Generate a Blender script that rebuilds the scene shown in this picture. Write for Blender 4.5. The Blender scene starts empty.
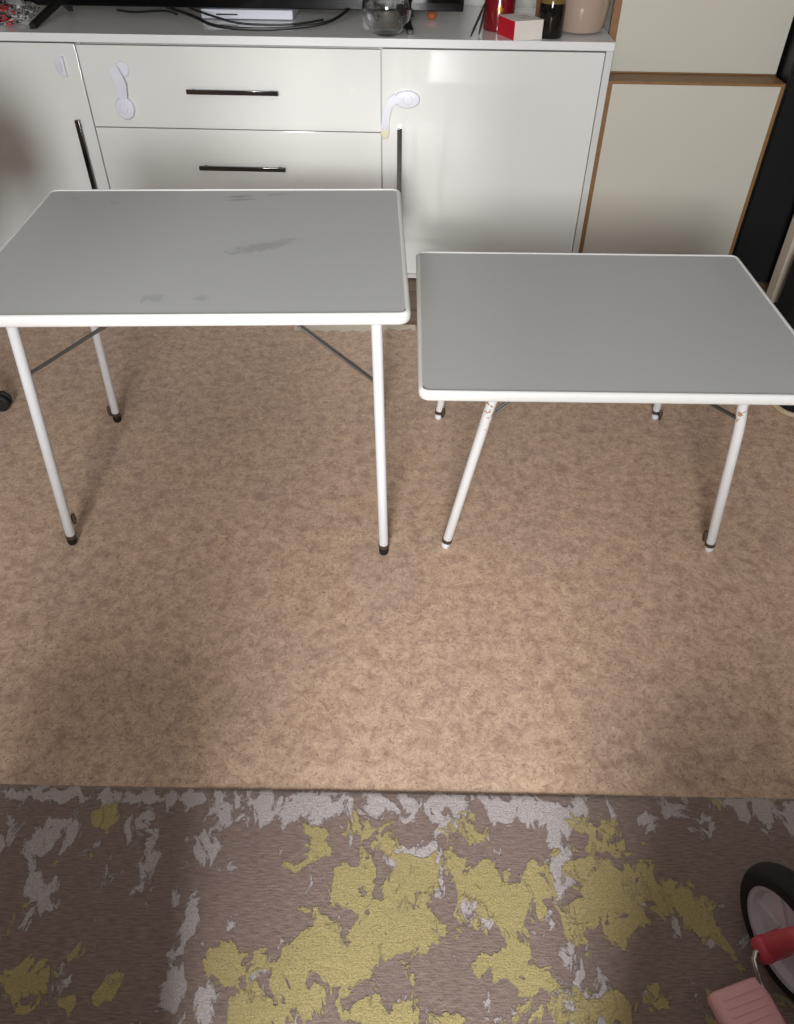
import bpy, bmesh, math, random
from mathutils import Vector, Matrix
from math import sin, cos, pi, radians
C = bpy.context.scene.collection
S = bpy.context.scene
random.seed(4)

# ---------------------------------------------------------------- camera, world, lights, exposure
cam_data = bpy.data.cameras.new('camera')
cam = bpy.data.objects.new('camera', cam_data)
C.objects.link(cam)
cam_data.sensor_fit = 'VERTICAL'
cam_data.sensor_height = 36.0
cam_data.lens = 36.0 * 750.0 / 1024.0
cam_data.clip_start = 0.02
CAM_H, PITCH, ROLL = 1.23, radians(42.5), radians(0.55)
cam.matrix_world = (Matrix.Translation((0, 0, CAM_H)) @ Matrix.Rotation(pi / 2 - PITCH, 4, 'X')
                    @ Matrix.Rotation(ROLL, 4, 'Z'))
S.camera = cam

S.view_settings.view_transform = 'Standard'
S.view_settings.look = 'None'
S.view_settings.gamma = 1.0
S.view_settings.use_curve_mapping = False
S.view_settings.exposure = 0.34

world = bpy.data.worlds.new('world')
S.world = world
world.use_nodes = True
bg = world.node_tree.nodes['Background']
bg.inputs['Color'].default_value = (0.78, 0.88, 1.0, 1)
bg.inputs['Strength'].default_value = 1.0


def area_light(name, loc, target, sx, sy, power, col):
    l = bpy.data.lights.new(name, 'AREA')
    l.shape = 'RECTANGLE'; l.size = sx; l.size_y = sy
    l.energy = power; l.color = col
    o = bpy.data.objects.new(name, l)
    C.objects.link(o)
    o.location = loc
    d = Vector(target) - Vector(loc)
    o.rotation_euler = d.to_track_quat('-Z', 'Y').to_euler()
    return o


WIN_X, WIN_Y, WIN_Z, WIN_W, WIN_H = -0.30, -1.74, 1.50, 0.70, 1.10
area_light('window_daylight', (WIN_X, WIN_Y + 0.02, WIN_Z), (0.0, 0.6, 0.75), WIN_W - .1, WIN_H - .1, 96.0, (0.97, 0.985, 1.0))
area_light('overhead_fill', (0.0, 0.9, 2.38), (0.0, 0.9, 0.0), 2.0, 2.0, 4.5, (1.0, 0.985, 0.97))  # ambient fill added under the ceiling; stands for no known lamp
sun_data = bpy.data.lights.new('low_hazy_sun', 'SUN')
sun_data.energy = 1.1
sun_data.angle = radians(5.0)
sun_data.color = (1.0, 0.98, 0.95)
sun = bpy.data.objects.new('low_hazy_sun', sun_data)
C.objects.link(sun)
sun.rotation_euler = Vector((0.03, 1.0, -0.285)).to_track_quat('-Z', 'Y').to_euler()


# ---------------------------------------------------------------- helpers
def lin(r, g, b):
    f = lambda c: (c / 255 / 12.92) if c / 255 <= 0.04045 else ((c / 255 + 0.055) / 1.055) ** 2.4
    return (f(r), f(g), f(b), 1.0)


def mat(name, col, rough=0.5, metal=0.0, coat=0.0, spec=0.5, noise=0.04, nscale=30.0, bump=0.0, bscale=200.0, trans=0.0, ior=1.45):
    m = bpy.data.materials.new(name)
    m.use_nodes = True
    nt = m.node_tree
    b = nt.nodes['Principled BSDF']
    b.inputs['Roughness'].default_value = rough
    b.inputs['Metallic'].default_value = metal
    b.inputs['Coat Weight'].default_value = coat
    b.inputs['Coat Roughness'].default_value = 0.04
    b.inputs['Specular IOR Level'].default_value = spec
    b.inputs['Transmission Weight'].default_value = trans
    b.inputs['IOR'].default_value = ior
    tc = nt.nodes.new('ShaderNodeTexCoord')
    nz = nt.nodes.new('ShaderNodeTexNoise')
    nz.inputs['Scale'].default_value = nscale
    nz.inputs['Detail'].default_value = 4
    nt.links.new(tc.outputs['Object'], nz.inputs['Vector'])
    mx = nt.nodes.new('ShaderNodeMix'); mx.data_type = 'RGBA'
    mx.inputs['A'].default_value = tuple(min(1, c * (1 - noise)) for c in col[:3]) + (1,)
    mx.inputs['B'].default_value = tuple(min(1, c * (1 + noise)) for c in col[:3]) + (1,)
    nt.links.new(nz.outputs['Fac'], mx.inputs['Factor'])
    nt.links.new(mx.outputs['Result'], b.inputs['Base Color'])
    if bump:
        n2 = nt.nodes.new('ShaderNodeTexNoise'); n2.inputs['Scale'].default_value = bscale
        nt.links.new(tc.outputs['Object'], n2.inputs['Vector'])
        bp = nt.nodes.new('ShaderNodeBump'); bp.inputs['Strength'].default_value = bump
        bp.inputs['Distance'].default_value = 0.002
        nt.links.new(n2.outputs['Fac'], bp.inputs['Height'])
        nt.links.new(bp.outputs['Normal'], b.inputs['Normal'])
    return m


class MB:
    """collects shapes for one mesh"""
    def __init__(self):
        self.bm = bmesh.new()
        self.flat = False

    def box(self, x0, x1, y0, y1, z0, z1, bev=0.0, seg=2, mtx=None):
        r = bmesh.ops.create_cube(self.bm, size=1.0)
        vs = r['verts']
        for v in vs:
            v.co = Vector((x0 + (v.co.x + .5) * (x1 - x0), y0 + (v.co.y + .5) * (y1 - y0), z0 + (v.co.z + .5) * (z1 - z0)))
        if bev:
            self.flat = True
            es = list({e for v in vs for e in v.link_edges})
            nb = bmesh.ops.bevel(self.bm, geom=es, offset=bev, segments=seg, affect='EDGES', profile=0.5)
            vs = list({v for f in nb['faces'] for v in f.verts} | {v for v in vs if v.is_valid})
        if mtx is not None:
            allv = set(vs)
            for v in list(vs):
                for f in v.link_faces:
                    allv.update(f.verts)
            for v in allv:
                v.co = mtx @ v.co
        return self

    def tube(self, pts, rad, seg=12, cap=True, closed=False):
        pts = [Vector(p) for p in pts]
        n = len(pts)
        rads = rad if isinstance(rad, (list, tuple)) else [rad] * n
        rings = []
        prev = None
        for i, p in enumerate(pts):
            if closed:
                t = (pts[(i + 1) % n] - pts[i - 1]).normalized()
            elif i == 0:
                t = (pts[1] - p).normalized()
            elif i == n - 1:
                t = (p - pts[i - 1]).normalized()
            else:
                t = ((pts[i + 1] - p).normalized() + (p - pts[i - 1]).normalized()).normalized()
            if prev is None:
                a = Vector((0, 0, 1)) if abs(t.z) < 0.9 else Vector((1, 0, 0))
                u = t.cross(a).normalized()
            else:
                u = (prev - t * prev.dot(t)).normalized()
            prev = u
            w = t.cross(u)
            rings.append([self.bm.verts.new(p + rads[i] * (cos(2 * pi * k / seg) * u + sin(2 * pi * k / seg) * w)) for k in range(seg)])
        m = n if closed else n - 1
        for i in range(m):
            a, b = rings[i], rings[(i + 1) % n]
            for k in range(seg):
                self.bm.faces.new((a[k], a[(k + 1) % seg], b[(k + 1) % seg], b[k]))
        if cap and not closed:
            self.bm.faces.new(list(reversed(rings[0])))
            self.bm.faces.new(rings[-1])
        return self

    def lathe(self, prof, seg=40, mtx=None, cap0=True, cap1=True):
        """prof: list of (radius, z)"""
        rings = []
        for r, z in prof:
            if r < 1e-6:
                v = Vector((0, 0, z)); v = mtx @ v if mtx else v
                rings.append([self.bm.verts.new(v)])
            else:
                row = []
                for k in range(seg):
                    v = Vector((r * cos(2 * pi * k / seg), r * sin(2 * pi * k / seg), z))
                    row.append(self.bm.verts.new(mtx @ v if mtx else v))
                rings.append(row)
        for a, b in zip(rings, rings[1:]):
            if len(a) == 1 and len(b) == 1:
                continue
            for k in range(seg):
                k2 = (k + 1) % seg
                if len(a) == 1:
                    self.bm.faces.new((a[0], b[k2], b[k]))
                elif len(b) == 1:
                    self.bm.faces.new((a[k], a[k2], b[0]))
                else:
                    self.bm.faces.new((a[k], a[k2], b[k2], b[k]))
        if cap0 and len(rings[0]) > 1:
            self.bm.faces.new(list(reversed(rings[0])))
        if cap1 and len(rings[-1]) > 1:
            self.bm.faces.new(rings[-1])
        return self

    def loft(self, loops, cap=True):
        rs = [[self.bm.verts.new(Vector(p)) for p in l] for l in loops]
        n = len(rs[0])
        for a, b in zip(rs, rs[1:]):
            for k in range(n):
                self.bm.faces.new((a[k], a[(k + 1) % n], b[(k + 1) % n], b[k]))
        if cap:
            self.bm.faces.new(list(reversed(rs[0])))
            self.bm.faces.new(rs[-1])
        return self

    def build(self, name, m, parent=None, smooth=True, angle=35):
        bmesh.ops.recalc_face_normals(self.bm, faces=self.bm.faces[:])
        me = bpy.data.meshes.new(name)
        self.bm.to_mesh(me)
        self.bm.free()
        me.materials.append(m)
        if self.flat: angle = min(angle, 20)
        if smooth:
            me.polygons.foreach_set('use_smooth', [True] * len(me.polygons))
            me.set_sharp_from_angle(angle=radians(angle))
        o = bpy.data.objects.new(name, me)
        C.objects.link(o)
        if parent is not None:
            o.parent = parent
        return o


def tag(o, label=None, cat=None, group=None, kind=None):
    if label: o['label'] = label
    if cat: o['category'] = cat
    if group: o['group'] = group
    if kind: o['kind'] = kind
    return o


def empty(name, loc, rz=0.0):
    o = bpy.data.objects.new(name, None)
    C.objects.link(o)
    o.empty_display_size = 0.05
    o.location = loc
    o.rotation_euler = (0, 0, rz)
    return o


def rrect(hx, hy, r, n=6, z=0.0):
    out = []
    for sx, sy, a0 in ((1, 1, 0), (-1, 1, 90), (-1, -1, 180), (1, -1, 270)):
        for k in range(n + 1):
            a = radians(a0 + 90 * k / n)
            out.append((sx * (hx - r) + r * cos(a), sy * (hy - r) + r * sin(a), z))
    return out


def arc(c, r, a0, a1, n, ax=(1, 0, 0), ay=(0, 0, 1)):
    ax, ay, c = Vector(ax), Vector(ay), Vector(c)
    return [c + r * (cos(radians(a0 + (a1 - a0) * k / n)) * ax + sin(radians(a0 + (a1 - a0) * k / n)) * ay) for k in range(n + 1)]


# ---------------------------------------------------------------- materials
M_wall = mat('painted wall', lin(214, 212, 205), 0.8, noise=0.02, nscale=4, bump=0.1)
M_wall_room = mat('painted room wall', lin(126, 120, 114), 0.85, noise=0.02, nscale=4)
M_ceil = mat('ceiling paint', lin(170, 168, 164), 0.9)
M_gloss = mat('white gloss lacquer', lin(219, 220, 216), 0.07, coat=0.4, noise=0.006, nscale=3)
M_slab = mat('white gloss worktop', lin(224, 225, 224), 0.06, noise=0.006, nscale=3)
M_carc = mat('white board', lin(205, 205, 202), 0.4, noise=0.01)
M_chrome = mat('dark polished chrome', lin(82, 80, 78), 0.12, metal=1.0)
M_black_gloss = mat('glossy black plastic', lin(10, 10, 11), 0.12, noise=0.1)
M_black = mat('matt black plastic', lin(20, 19, 18), 0.45, noise=0.1)
M_rubber = mat('black rubber', lin(24, 22, 20), 0.7, noise=0.15, bump=0.15)
M_whiteplastic = mat('white plastic', lin(218, 219, 228), 0.35, noise=0.01)
M_padplastic = mat('yellowed adhesive pad', lin(214, 208, 186), 0.5, noise=0.03)
M_rim = mat('white plastic edge', lin(214, 213, 209), 0.35, noise=0.02, nscale=15)
M_steel = mat('dull steel', lin(120, 112, 100), 0.35, metal=1.0, noise=0.2, nscale=150)
M_wire = mat('grey wire', lin(105, 102, 98), 0.4, metal=0.8, noise=0.1, nscale=100)
M_oak = mat('oak edging', lin(132, 96, 58), 0.5, noise=0.25, nscale=60)
M_panel = mat('off white laminate', lin(196, 192, 180), 0.38, noise=0.015, nscale=6)
M_fabric_black = mat('black fabric', lin(13, 13, 13), 0.9, noise=0.3, nscale=300, bump=0.3, bscale=900)
M_pale = mat('pale painted wood', lin(196, 184, 166), 0.5, noise=0.05, nscale=40)
M_pipe = mat('beige piping', lin(178, 160, 132), 0.7, noise=0.1, nscale=200)
M_glass = mat('clear glass', (0.97, 0.98, 0.98, 1), 0.02, trans=1.0, ior=1.45, noise=0.0)
M_darkglass = mat('dark glass bottle', lin(20, 17, 12), 0.06, noise=0.2)
M_amber = mat('amber liquid neck', lin(112, 92, 48), 0.15, noise=0.2)
M_vase = mat('glazed blush ceramic', lin(168, 146, 132), 0.12, coat=0.6, noise=0.04, nscale=12)
M_redwax = mat('deep red glazed glass', lin(112, 14, 24), 0.2, coat=0.4, noise=0.06)
M_gold = mat('gold foil', lin(190, 140, 60), 0.3, metal=1.0)
M_redcard = mat('red card', lin(206, 18, 44), 0.45, noise=0.03)
M_whitecard = mat('white card', lin(222, 214, 206), 0.6, noise=0.03)
M_inkgrey = mat('grey print', lin(120, 112, 104), 0.6)
M_brown = mat('brown cork', lin(120, 70, 36), 0.7, noise=0.2)
M_orange = mat('orange plastic', lin(160, 92, 56), 0.5)
M_cable = mat('black cable', lin(14, 14, 14), 0.4)
M_pink = mat('pale pink plastic', lin(216, 162, 164), 0.45, noise=0.04, bump=0.05)
M_redpink = mat('raspberry plastic', lin(190, 66, 84), 0.4, noise=0.04)
M_hub = mat('pale grey lilac plastic', lin(205, 198, 206), 0.4, noise=0.03)
M_crank = mat('polished crank steel', lin(170, 165, 158), 0.2, metal=1.0)
M_shirt = mat('bluish toy plastic', lin(90, 110, 140), 0.5)
M_occluder = mat('grey occluder surface', lin(92, 86, 82), 0.9, noise=0.1, nscale=200)


def N(nt, t, **kw):
    n = nt.nodes.new(t)
    for k, v in kw.items():
        setattr(n, k, v)
    return n


def ramp(nt, stops, interp='LINEAR'):
    r = N(nt, 'ShaderNodeValToRGB')
    r.color_ramp.interpolation = interp
    e = r.color_ramp.elements
    while len(e) < len(stops):
        e.new(0.5)
    for el, (p, c) in zip(e, stops):
        el.position = p
        el.color = c
    return r


def noise(nt, vec, scale, detail=4.0, rough=0.5, dist=0.0):
    n = N(nt, 'ShaderNodeTexNoise')
    n.inputs['Scale'].default_value = scale
    n.inputs['Detail'].default_value = detail
    n.inputs['Roughness'].default_value = rough
    n.inputs['Distortion'].default_value = dist
    nt.links.new(vec, n.inputs['Vector'])
    return n


def mixc(nt, fac, a, b, mode='MIX'):
    m = N(nt, 'ShaderNodeMix', data_type='RGBA', blend_type=mode)
    for sock, v in (('Factor', fac), ('A', a), ('B', b)):
        if hasattr(v, 'links'):
            nt.links.new(v, m.inputs[sock])
        else:
            m.inputs[sock].default_value = v
    return m.outputs['Result']


def math_(nt, op, a, b=0.0, clamp=False):
    m = N(nt, 'ShaderNodeMath', operation=op, use_clamp=clamp)
    for i, v in enumerate((a, b)):
        if hasattr(v, 'links'):
            nt.links.new(v, m.inputs[i])
        else:
            m.inputs[i].default_value = v
    return m.outputs[0]


def lino_material():
    m = bpy.data.materials.new('marbled linoleum'); m.use_nodes = True
    nt = m.node_tree; b = nt.nodes['Principled BSDF']
    tc = N(nt, 'ShaderNodeTexCoord').outputs['Object']
    big = noise(nt, tc, 5.0, 4, 0.6, 0.6).outputs['Fac']
    mid = noise(nt, tc, 34.0, 6, 0.72, 0.5).outputs['Fac']
    fine = noise(nt, tc, 150.0, 4, 0.65, 0.5).outputs['Fac']
    base = ramp(nt, [(0.36, lin(164, 135, 116)), (0.5, lin(198, 168, 145)), (0.62, lin(217, 189, 164))])
    nt.links.new(mid, base.inputs['Fac'])
    tint = ramp(nt, [(0.35, lin(190, 162, 147)), (0.65, lin(212, 180, 148))])
    nt.links.new(big, tint.inputs['Fac'])
    c = mixc(nt, 0.3, base.outputs['Color'], tint.outputs['Color'])
    # thin darker squiggles: where a warped noise crosses its middle value
    vein = noise(nt, tc, 62.0, 3, 0.6, 1.0).outputs['Fac']
    d = math_(nt, 'ABSOLUTE', math_(nt, 'SUBTRACT', vein, 0.5))
    vr = ramp(nt, [(0.0, (1, 1, 1, 1)), (0.05, (0, 0, 0, 1))])
    nt.links.new(d, vr.inputs['Fac'])
    gate = ramp(nt, [(0.42, (0, 0, 0, 1)), (0.58, (1, 1, 1, 1))])
    nt.links.new(fine, gate.inputs['Fac'])
    vm = math_(nt, 'MULTIPLY', vr.outputs['Color'], gate.outputs['Color'])
    vm = math_(nt, 'MULTIPLY', vm, 0.85)
    c = mixc(nt, vm, c, lin(120, 92, 78))
    fr = ramp(nt, [(0.3, (0.84, 0.84, 0.84, 1)), (0.7, (1.12, 1.12, 1.12, 1))])
    nt.links.new(fine, fr.inputs['Fac'])
    c = mixc(nt, 1.0, c, fr.outputs['Color'], 'MULTIPLY')
    # sparse dark specks
    sp = N(nt, 'ShaderNodeTexVoronoi'); sp.inputs['Scale'].default_value = 7.0
    nt.links.new(tc, sp.inputs['Vector'])
    sr = ramp(nt, [(0.0, (1, 1, 1, 1)), (0.025, (0, 0, 0, 1))])
    nt.links.new(sp.outputs['Distance'], sr.inputs['Fac'])
    c = mixc(nt, math_(nt, 'MULTIPLY', sr.outputs['Color'], 0.6), c, lin(70, 56, 46))
    nt.links.new(c, b.inputs['Base Color'])
    b.inputs['Roughness'].default_value = 0.48
    bp = N(nt, 'ShaderNodeBump'); bp.inputs['Strength'].default_value = 0.10; bp.inputs['Distance'].default_value = 0.002
    nt.links.new(fine, bp.inputs['Height']); nt.links.new(bp.outputs['Normal'], b.inputs['Normal'])
    return m


def plank_material():
    m = bpy.data.materials.new('brown wood planks'); m.use_nodes = True
    nt = m.node_tree; b = nt.nodes['Principled BSDF']
    tc = N(nt, 'ShaderNodeTexCoord').outputs['Object']
    mp = N(nt, 'ShaderNodeMapping'); mp.inputs['Scale'].default_value = (2.0, 22.0, 1.0)
    nt.links.new(tc, mp.inputs['Vector'])
    g = noise(nt, mp.outputs['Vector'], 3.0, 5, 0.6, 0.6).outputs['Fac']
    r = ramp(nt, [(0.3, lin(96, 74, 58)), (0.7, lin(146, 120, 98))])
    nt.links.new(g, r.inputs['Fac'])
    br = N(nt, 'ShaderNodeTexBrick'); br.inputs['Scale'].default_value = 1.0
    br.inputs['Brick Width'].default_value = 1.2; br.inputs['Row Height'].default_value = 0.14
    br.inputs['Mortar Size'].default_value = 0.004
    br.inputs['Color1'].default_value = (1, 1, 1, 1); br.inputs['Color2'].default_value = (0.8, 0.8, 0.8, 1)
    br.inputs['Mortar'].default_value = (0.25, 0.2, 0.18, 1)
    nt.links.new(tc, br.inputs['Vector'])
    nt.links.new(mixc(nt, 1.0, r.outputs['Color'], br.outputs['Color'], 'MULTIPLY'), b.inputs['Base Color'])
    b.inputs['Roughness'].default_value = 0.5
    return m


# hand-placed patches of the rug's worn abstract design (x, y, half width, half depth) in metres
RUG_OLIVE = [(-0.136, 0.527, 0.042, 0.033), (-0.155, 0.501, 0.026, 0.016), (-0.014, 0.525, 0.039, 0.026), (-0.032, 0.458, 0.078, 0.043), (0.058, 0.476, 0.071, 0.054), (0.011, 0.408, 0.105, 0.051), (0.048, 0.39, 0.06, 0.027), (-0.1, 0.407, 0.046, 0.036), (-0.159, 0.338, 0.065, 0.039), (-0.24, 0.346, 0.044, 0.033), (-0.114, 0.322, 0.049, 0.028), (-0.2, 0.303, 0.056, 0.031), (-0.077, 0.361, 0.066, 0.033), (0.169, 0.483, 0.055, 0.047), (0.204, 0.462, 0.055, 0.062), (0.179, 0.372, 0.059, 0.062), (0.126, 0.559, 0.058, 0.024), (0.346, 0.478, 0.072, 0.063), (0.312, 0.42, 0.061, 0.043), (0.382, 0.447, 0.062, 0.038), (0.313, 0.316, 0.057, 0.031), (0.465, 0.45, 0.046, 0.037), (0.465, 0.412, 0.038, 0.022), (0.236, 0.301, 0.056, 0.018), (-0.472, 0.514, 0.022, 0.026), (-0.481, 0.573, 0.02, 0.018), (-0.519, 0.329, 0.065, 0.036), (-0.467, 0.369, 0.026, 0.019), (-0.395, 0.326, 0.02, 0.02), (-0.584, 0.403, 0.018, 0.023), (-0.017, 0.299, 0.07, 0.018), (0.067, 0.293, 0.035, 0.012)]
RUG_PLAIN = [(0.055, 0.358, 0.038, 0.021), (0.103, 0.318, 0.049, 0.022), (0.127, 0.39, 0.036, 0.017), (0.19, 0.556, 0.044, 0.024), (0.34, 0.373, 0.066, 0.027), (0.492, 0.518, 0.065, 0.05), (0.246, 0.37, 0.018, 0.055), (-0.237, 0.449, 0.092, 0.061), (-0.369, 0.419, 0.091, 0.089), (0.059, 0.545, 0.033, 0.013)]
RUG_LILAC = [(-0.16, 0.597, 0.119, 0.022), (0.044, 0.603, 0.102, 0.014), (0.229, 0.589, 0.119, 0.025), (0.263, 0.477, 0.016, 0.08), (0.259, 0.357, 0.017, 0.061), (0.123, 0.418, 0.021, 0.02), (0.641, 0.598, 0.051, 0.029), (0.507, 0.597, 0.068, 0.021), (-0.572, 0.613, 0.154, 0.01), (-0.4, 0.609, 0.102, 0.011), (-0.205, 0.585, 0.033, 0.021), (-0.568, 0.529, 0.026, 0.03), (-0.421, 0.565, 0.013, 0.028), (-0.39, 0.507, 0.013, 0.049), (-0.551, 0.459, 0.019, 0.025), (-0.319, 0.516, 0.022, 0.025), (-0.307, 0.418, 0.012, 0.044), (-0.251, 0.5, 0.016, 0.008), (-0.305, 0.321, 0.017, 0.027), (-0.271, 0.309, 0.025, 0.024), (0.058, 0.51, 0.033, 0.032), (0.295, 0.319, 0.02, 0.025), (-0.625, 0.53, 0.013, 0.017), (-0.024, 0.592, 0.034, 0.014)]


def rug_material():
    m = bpy.data.materials.new('worn abstract rug pile'); m.use_nodes = True
    nt = m.node_tree; b = nt.nodes['Principled BSDF']
    tc = N(nt, 'ShaderNodeTexCoord').outputs['Object']
    ao = N(nt, 'ShaderNodeAttribute', attribute_name='olive_bias').outputs['Fac']
    al = N(nt, 'ShaderNodeAttribute', attribute_name='lilac_bias').outputs['Fac']
    mp = N(nt, 'ShaderNodeMapping'); mp.inputs['Scale'].default_value = (1.0, 0.8, 1.0)
    nt.links.new(tc, mp.inputs['Vector'])
    n1 = noise(nt, mp.outputs['Vector'], 21.0, 8, 0.62, 0.6).outputs['Fac']
    mp2 = N(nt, 'ShaderNodeMapping'); mp2.inputs['Location'].default_value = (3.1, 7.7, 0); mp2.inputs['Scale'].default_value = (1.3, 0.8, 1.0)
    nt.links.new(tc, mp2.inputs['Vector'])
    n2 = noise(nt, mp2.outputs['Vector'], 24.0, 8, 0.64, 0.6).outputs['Fac']
    fo = math_(nt, 'ADD', ao, math_(nt, 'MULTIPLY', math_(nt, 'SUBTRACT', n1, 0.5), 3.4))
    fl = math_(nt, 'ADD', al, math_(nt, 'MULTIPLY', math_(nt, 'SUBTRACT', n2, 0.5), 3.6))
    ro = ramp(nt, [(0.47, (0, 0, 0, 1)), (0.53, (1, 1, 1, 1))]); nt.links.new(fo, ro.inputs['Fac'])
    rl = ramp(nt, [(0.45, (0, 0, 0, 1)), (0.56, (1, 1, 1, 1))]); nt.links.new(fl, rl.inputs['Fac'])
    # woven rows and pile
    pile = noise(nt, tc, 420.0, 2, 0.6).outputs['Fac']
    mp3 = N(nt, 'ShaderNodeMapping'); mp3.inputs['Scale'].default_value = (60.0, 420.0, 1.0)
    nt.links.new(tc, mp3.inputs['Vector'])
    rows = noise(nt, mp3.outputs['Vector'], 1.0, 2, 0.5).outputs['Fac']
    cr = ramp(nt, [(0.3, lin(108, 90, 82)), (0.7, lin(140, 120, 111))]); nt.links.new(rows, cr.inputs['Fac'])
    clil = ramp(nt, [(0.3, lin(146, 135, 133)), (0.7, lin(190, 180, 178))]); nt.links.new(pile, clil.inputs['Fac'])
    col = ramp(nt, [(0.3, lin(138, 123, 78)), (0.7, lin(178, 162, 112))]); nt.links.new(pile, col.inputs['Fac'])
    c = mixc(nt, rl.outputs['Color'], cr.outputs['Color'], clil.outputs['Color'])
    c = mixc(nt, ro.outputs['Color'], c, col.outputs['Color'])
    nt.links.new(c, b.inputs['Base Color'])
    b.inputs['Roughness'].default_value = 0.85
    b.inputs['Sheen Weight'].default_value = 0.25
    h = math_(nt, 'ADD', math_(nt, 'MULTIPLY', ro.outputs['Color'], 1.0), math_(nt, 'MULTIPLY', rl.outputs['Color'], 0.7))
    h = math_(nt, 'ADD', h, math_(nt, 'MULTIPLY', pile, 0.35))
    h = math_(nt, 'ADD', h, math_(nt, 'MULTIPLY', rows, 0.25))
    mid = noise(nt, tc, 90.0, 4, 0.6, 0.4).outputs['Fac']
    h = math_(nt, 'ADD', h, math_(nt, 'MULTIPLY', mid, 0.8))
    bp = N(nt, 'ShaderNodeBump'); bp.inputs['Strength'].default_value = 0.8; bp.inputs['Distance'].default_value = 0.003
    nt.links.new(h, bp.inputs['Height']); nt.links.new(bp.outputs['Normal'], b.inputs['Normal'])
    return m


def tabletop_material(name, smudges):
    """grey laminate; smudges: (x, y, half length, half width, angle, strength) in the table's own metres"""
    m = bpy.data.materials.new(name); m.use_nodes = True
    nt = m.node_tree; b = nt.nodes['Principled BSDF']
    tc = N(nt, 'ShaderNodeTexCoord').outputs['Object']
    g = noise(nt, tc, 900.0, 2, 0.5).outputs['Fac']
    r = ramp(nt, [(0.3, lin(170, 171, 169)), (0.7, lin(178, 179, 177))]); nt.links.new(g, r.inputs['Fac'])
    c = r.outputs['Color']
    tex = noise(nt, tc, 70.0, 5, 0.7, 0.5).outputs['Fac']
    tot = None
    for x, y, a, bb, ang, st in smudges:
        mp = N(nt, 'ShaderNodeMapping', vector_type='TEXTURE')
        mp.inputs['Location'].default_value = (x, y, 0)
        mp.inputs['Rotation'].default_value = (0, 0, radians(ang))
        mp.inputs['Scale'].default_value = (a, bb, 1000.0)
        nt.links.new(tc, mp.inputs['Vector'])
        ln = N(nt, 'ShaderNodeVectorMath', operation='LENGTH')
        nt.links.new(mp.outputs['Vector'], ln.inputs[0])
        d = math_(nt, 'ADD', ln.outputs['Value'], math_(nt, 'MULTIPLY', math_(nt, 'SUBTRACT', tex, 0.5), 2.4))
        rr = ramp(nt, [(0.55, (st, st, st, 1)), (0.95, (0, 0, 0, 1))]); nt.links.new(d, rr.inputs['Fac'])
        tot = rr.outputs['Color'] if tot is None else math_(nt, 'MAXIMUM', tot, rr.outputs['Color'])
    if tot is not None:
        c = mixc(nt, tot, c, lin(132, 132, 130))
    nt.links.new(c, b.inputs['Base Color'])
    b.inputs['Roughness'].default_value = 0.42
    bp = N(nt, 'ShaderNodeBump'); bp.inputs['Strength'].default_value = 0.08; bp.inputs['Distance'].default_value = 0.001
    nt.links.new(g, bp.inputs['Height']); nt.links.new(bp.outputs['Normal'], b.inputs['Normal'])
    return m


def chipped_leg_material():
    m = bpy.data.materials.new('chipped white enamel'); m.use_nodes = True
    nt = m.node_tree; b = nt.nodes['Principled BSDF']
    tc = N(nt, 'ShaderNodeTexCoord').outputs['Object']
    n = noise(nt, tc, 95.0, 3, 0.6, 0.3).outputs['Fac']
    sx = N(nt, 'ShaderNodeSeparateXYZ'); nt.links.new(tc, sx.inputs[0])
    hi = N(nt, 'ShaderNodeMapRange'); hi.inputs['From Min'].default_value = 0.30; hi.inputs['From Max'].default_value = 0.40
    hi.inputs['To Min'].default_value = -0.12; hi.inputs['To Max'].default_value = 0.12
    nt.links.new(sx.outputs['Z'], hi.inputs['Value'])
    s = math_(nt, 'ADD', n, hi.outputs['Result'])
    r = ramp(nt, [(0.68, (0, 0, 0, 1)), (0.72, (1, 1, 1, 1))]); nt.links.new(s, r.inputs['Fac'])
    c = mixc(nt, r.outputs['Color'], lin(208, 207, 206), lin(158, 120, 88))
    nt.links.new(c, b.inputs['Base Color'])
    b.inputs['Roughness'].default_value = 0.3
    return m


M_lino = lino_material()
M_plank = plank_material()
M_rug = rug_material()
M_leg = mat('white enamelled tube', lin(208, 208, 210), 0.28, noise=0.02)
M_legchip = chipped_leg_material()

# ---------------------------------------------------------------- the room
X0, X1, Y0, Y1, ZC = -2.45, 2.15, -1.74, 3.27, 2.42
tag(MB().box(X0, X1, Y0, Y1, -0.12, -0.006).build('floor', M_plank, smooth=False), kind='structure')
# linoleum sheet laid over the planks up to just in front of the sideboard
tag(MB().box(X0, X1, Y0, 2.262, -0.006, 0.0).build('floor_covering', M_lino, smooth=False), kind='structure')
tag(MB().box(X0 - .1, X1 + .1, Y1, Y1 + 0.1, -0.12, ZC).build('wall_back', M_wall, smooth=False), kind='structure')
tag(MB().box(X0 - .1, X0, Y0, Y1, -0.12, ZC).build('wall_left', M_wall_room, smooth=False), kind='structure')
tag(MB().box(X1, X1 + .1, Y0, Y1, -0.12, ZC).build('wall_right', M_wall_room, smooth=False), kind='structure')
tag(MB().box(X0 - .1, X1 + .1, Y0 - .1, Y1 + .1, ZC, ZC + .1).build('ceiling', M_ceil, smooth=False), kind='structure')
wx0, wx1, wz0, wz1 = WIN_X - WIN_W / 2 - .03, WIN_X + WIN_W / 2 + .03, WIN_Z - WIN_H / 2 - .03, WIN_Z + WIN_H / 2 + .03
w = MB()
w.box(X0 - .1, wx0, Y0 - .1, Y0, -0.12, ZC); w.box(wx1, X1 + .1, Y0 - .1, Y0, -0.12, ZC)
w.box(wx0, wx1, Y0 - .1, Y0, -0.12, wz0); w.box(wx0, wx1, Y0 - .1, Y0, wz1, ZC)
tag(w.build('wall_front', M_wall_room, smooth=False), kind='structure')
w = MB()
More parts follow.
